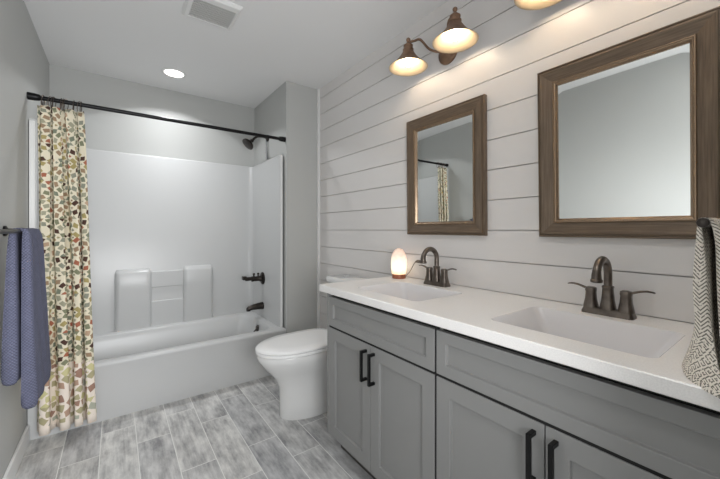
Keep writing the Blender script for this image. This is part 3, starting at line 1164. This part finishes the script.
bm = bmesh.new()
yn, yf = 1.875, 2.125
lv = [((-0.306, yn, 1.1965), (-0.318, yn, 1.1965), (-0.318, yf, 1.1965), (-0.306, yf, 1.1965)),
      ((-0.288, yn - 0.004, 1.186), (-0.301, yn - 0.004, 1.180), (-0.301, yf, 1.180), (-0.288, yf, 1.186)),
      ((-0.280, yn - 0.004, 1.13), (-0.300, yn - 0.004, 1.13), (-0.300, yf, 1.13), (-0.278, yf, 1.13)),
      ((-0.276, yn, 0.95), (-0.303, yn, 0.95), (-0.302, yf + 0.01, 0.95), (-0.272, yf + 0.02, 0.95)),
      ((-0.270, yn, 0.75), (-0.306, yn, 0.75), (-0.302, yf + 0.03, 0.75), (-0.264, yf + 0.05, 0.75)),
      ((-0.262, yn + 0.01, 0.58), (-0.308, yn - 0.004, 0.58), (-0.304, yf + 0.04, 0.58), (-0.258, yf + 0.08, 0.58)),
      ((-0.258, yn + 0.01, 0.49), (-0.310, yn - 0.004, 0.49), (-0.305, yf + 0.04, 0.49), (-0.254, yf + 0.09, 0.50)),
      ((-0.268, yn + 0.015, 0.462), (-0.300, yn + 0.01, 0.462), (-0.300, yf + 0.03, 0.47), (-0.266, yf + 0.07, 0.475))]
loft(bm, [quad_loop(*c, wob=0.004, ph=i * 0.12) for i, c in enumerate(smooth_levels(lv))])
lv = [((-0.306, yn, 1.1965), (-0.318, yn, 1.1965), (-0.318, yf, 1.1965), (-0.306, yf, 1.1965)),
      ((-0.321, yn - 0.002, 1.180), (-0.334, yn - 0.002, 1.186), (-0.334, yf, 1.186), (-0.321, yf, 1.180)),
      ((-0.322, yn - 0.002, 1.13), (-0.342, yn - 0.002, 1.13), (-0.342, yf, 1.13), (-0.322, yf, 1.13)),
      ((-0.320, yn, 0.95), (-0.350, yn, 0.95), (-0.350, yf, 0.95), (-0.320, yf, 0.95)),
      ((-0.317, yn, 0.75), (-0.358, yn, 0.75), (-0.356, yf, 0.75), (-0.318, yf, 0.75)),
      ((-0.316, yn, 0.60), (-0.362, yn, 0.60), (-0.360, yf, 0.60), (-0.318, yf, 0.60)),
      ((-0.326, yn + 0.008, 0.572), (-0.352, yn + 0.008, 0.572), (-0.352, yf - 0.01, 0.572), (-0.328, yf - 0.01, 0.572))]
loft(bm, [quad_loop(*c, wob=0.003, ph=i * 0.1) for i, c in enumerate(smooth_levels(lv))])
o = obj('bath_towel', bm, M_TOWEL, None, sharp=70)
origin(o, (-0.31, 2.0, 0.46))
tag(o, 'blue grey waffle towel folded over the black bar on the left wall', 'towel')

# herringbone towel on the right
hb = thing('towel_holder', 'bronze towel holder arm above the counter at the right edge', 'towel holder', (1.02, 0.03, 1.203))
bm = bmesh.new()
tube(bm, [(0.905, 0.123, 1.203), (1.135, 0.123, 1.203)], 0.0065, 14)
obj('bar', bm, M_DKBRONZE, hb)
bm = bmesh.new()
lathe(bm, (0.905, 0.123, 1.203), [(0.004, -0.008), (0.009, -0.006), (0.010, 0.0), (0.009, 0.006), (0.006, 0.008)], 16, 'x')
obj('end_knob', bm, M_DKBRONZE, hb)
bm = bmesh.new()
lathe(bm, (1.135, 0.03, 1.203), [(0.024, 0.0), (0.024, 0.008), (0.010, 0.014), (0.009, 0.09), (0.011, 0.102)], 20, 'y')
obj('post', bm, M_DKBRONZE, hb)

bm = bmesh.new()
xn, xf = 0.928, 1.10
lv = [((xn, 0.129, 1.2135), (xn, 0.119, 1.2135), (xf, 0.119, 1.2135), (xf, 0.129, 1.2135)),
      ((xn, 0.134, 1.204), (xn, 0.127, 1.200), (xf, 0.130, 1.200), (xf, 0.138, 1.204)),
      ((xn, 0.137, 1.16), (xn, 0.122, 1.16), (xf, 0.126, 1.16), (xf, 0.142, 1.16)),
      ((xn, 0.141, 1.08), (xn, 0.119, 1.08), (xf, 0.126, 1.08), (xf, 0.144, 1.08)),
      ((xn, 0.138, 1.00), (xn - 0.004, 0.116, 1.00), (xf, 0.122, 1.00), (xf, 0.142, 1.00)),
      ((xn + 0.008, 0.146, 0.955), (xn - 0.022, 0.108, 0.945), (xf, 0.118, 0.955), (xf, 0.140, 0.955)),
      ((xn + 0.027, 0.160, 0.914), (0.872, 0.096, 0.905), (xf, 0.112, 0.912), (xf, 0.146, 0.912)),
      ((xn + 0.030, 0.162, 0.902), (0.860, 0.092, 0.889), (xf, 0.112, 0.901), (xf, 0.146, 0.901))]
loft(bm, [quad_loop(*c, wob=0.003, ph=i * 0.15, sg=-0.6) for i, c in enumerate(smooth_levels(lv))])
lv = [((xn, 0.129, 1.2135), (xn, 0.119, 1.2135), (xf, 0.119, 1.2135), (xf, 0.129, 1.2135)),
      ((xn, 0.116, 1.200), (xn, 0.108, 1.204), (xf, 0.108, 1.204), (xf, 0.116, 1.200)),
      ((xn, 0.110, 1.16), (xn, 0.090, 1.16), (xf, 0.090, 1.16), (xf, 0.108, 1.16)),
      ((xn, 0.108, 1.08), (xn, 0.080, 1.08), (xf, 0.082, 1.08), (xf, 0.104, 1.08)),
      ((xn, 0.104, 0.98), (xn, 0.070, 0.98), (xf, 0.074, 0.98), (xf, 0.100, 0.98)),
      ((xn, 0.100, 0.925), (xn, 0.066, 0.925), (xf, 0.070, 0.925), (xf, 0.098, 0.925)),
      ((xn + 0.01, 0.094, 0.912), (xn + 0.01, 0.074, 0.912), (xf, 0.076, 0.912), (xf, 0.092, 0.912))]
loft(bm, [quad_loop(*c, wob=0.003, ph=i * 0.15, sg=0.6) for i, c in enumerate(smooth_levels(lv))])
o = obj('hand_towel', bm, M_HERR, None, sharp=70)
origin(o, (1.0, 0.12, 0.896))
tag(o, 'cream and black herringbone towel hanging at the right edge onto the counter', 'towel')
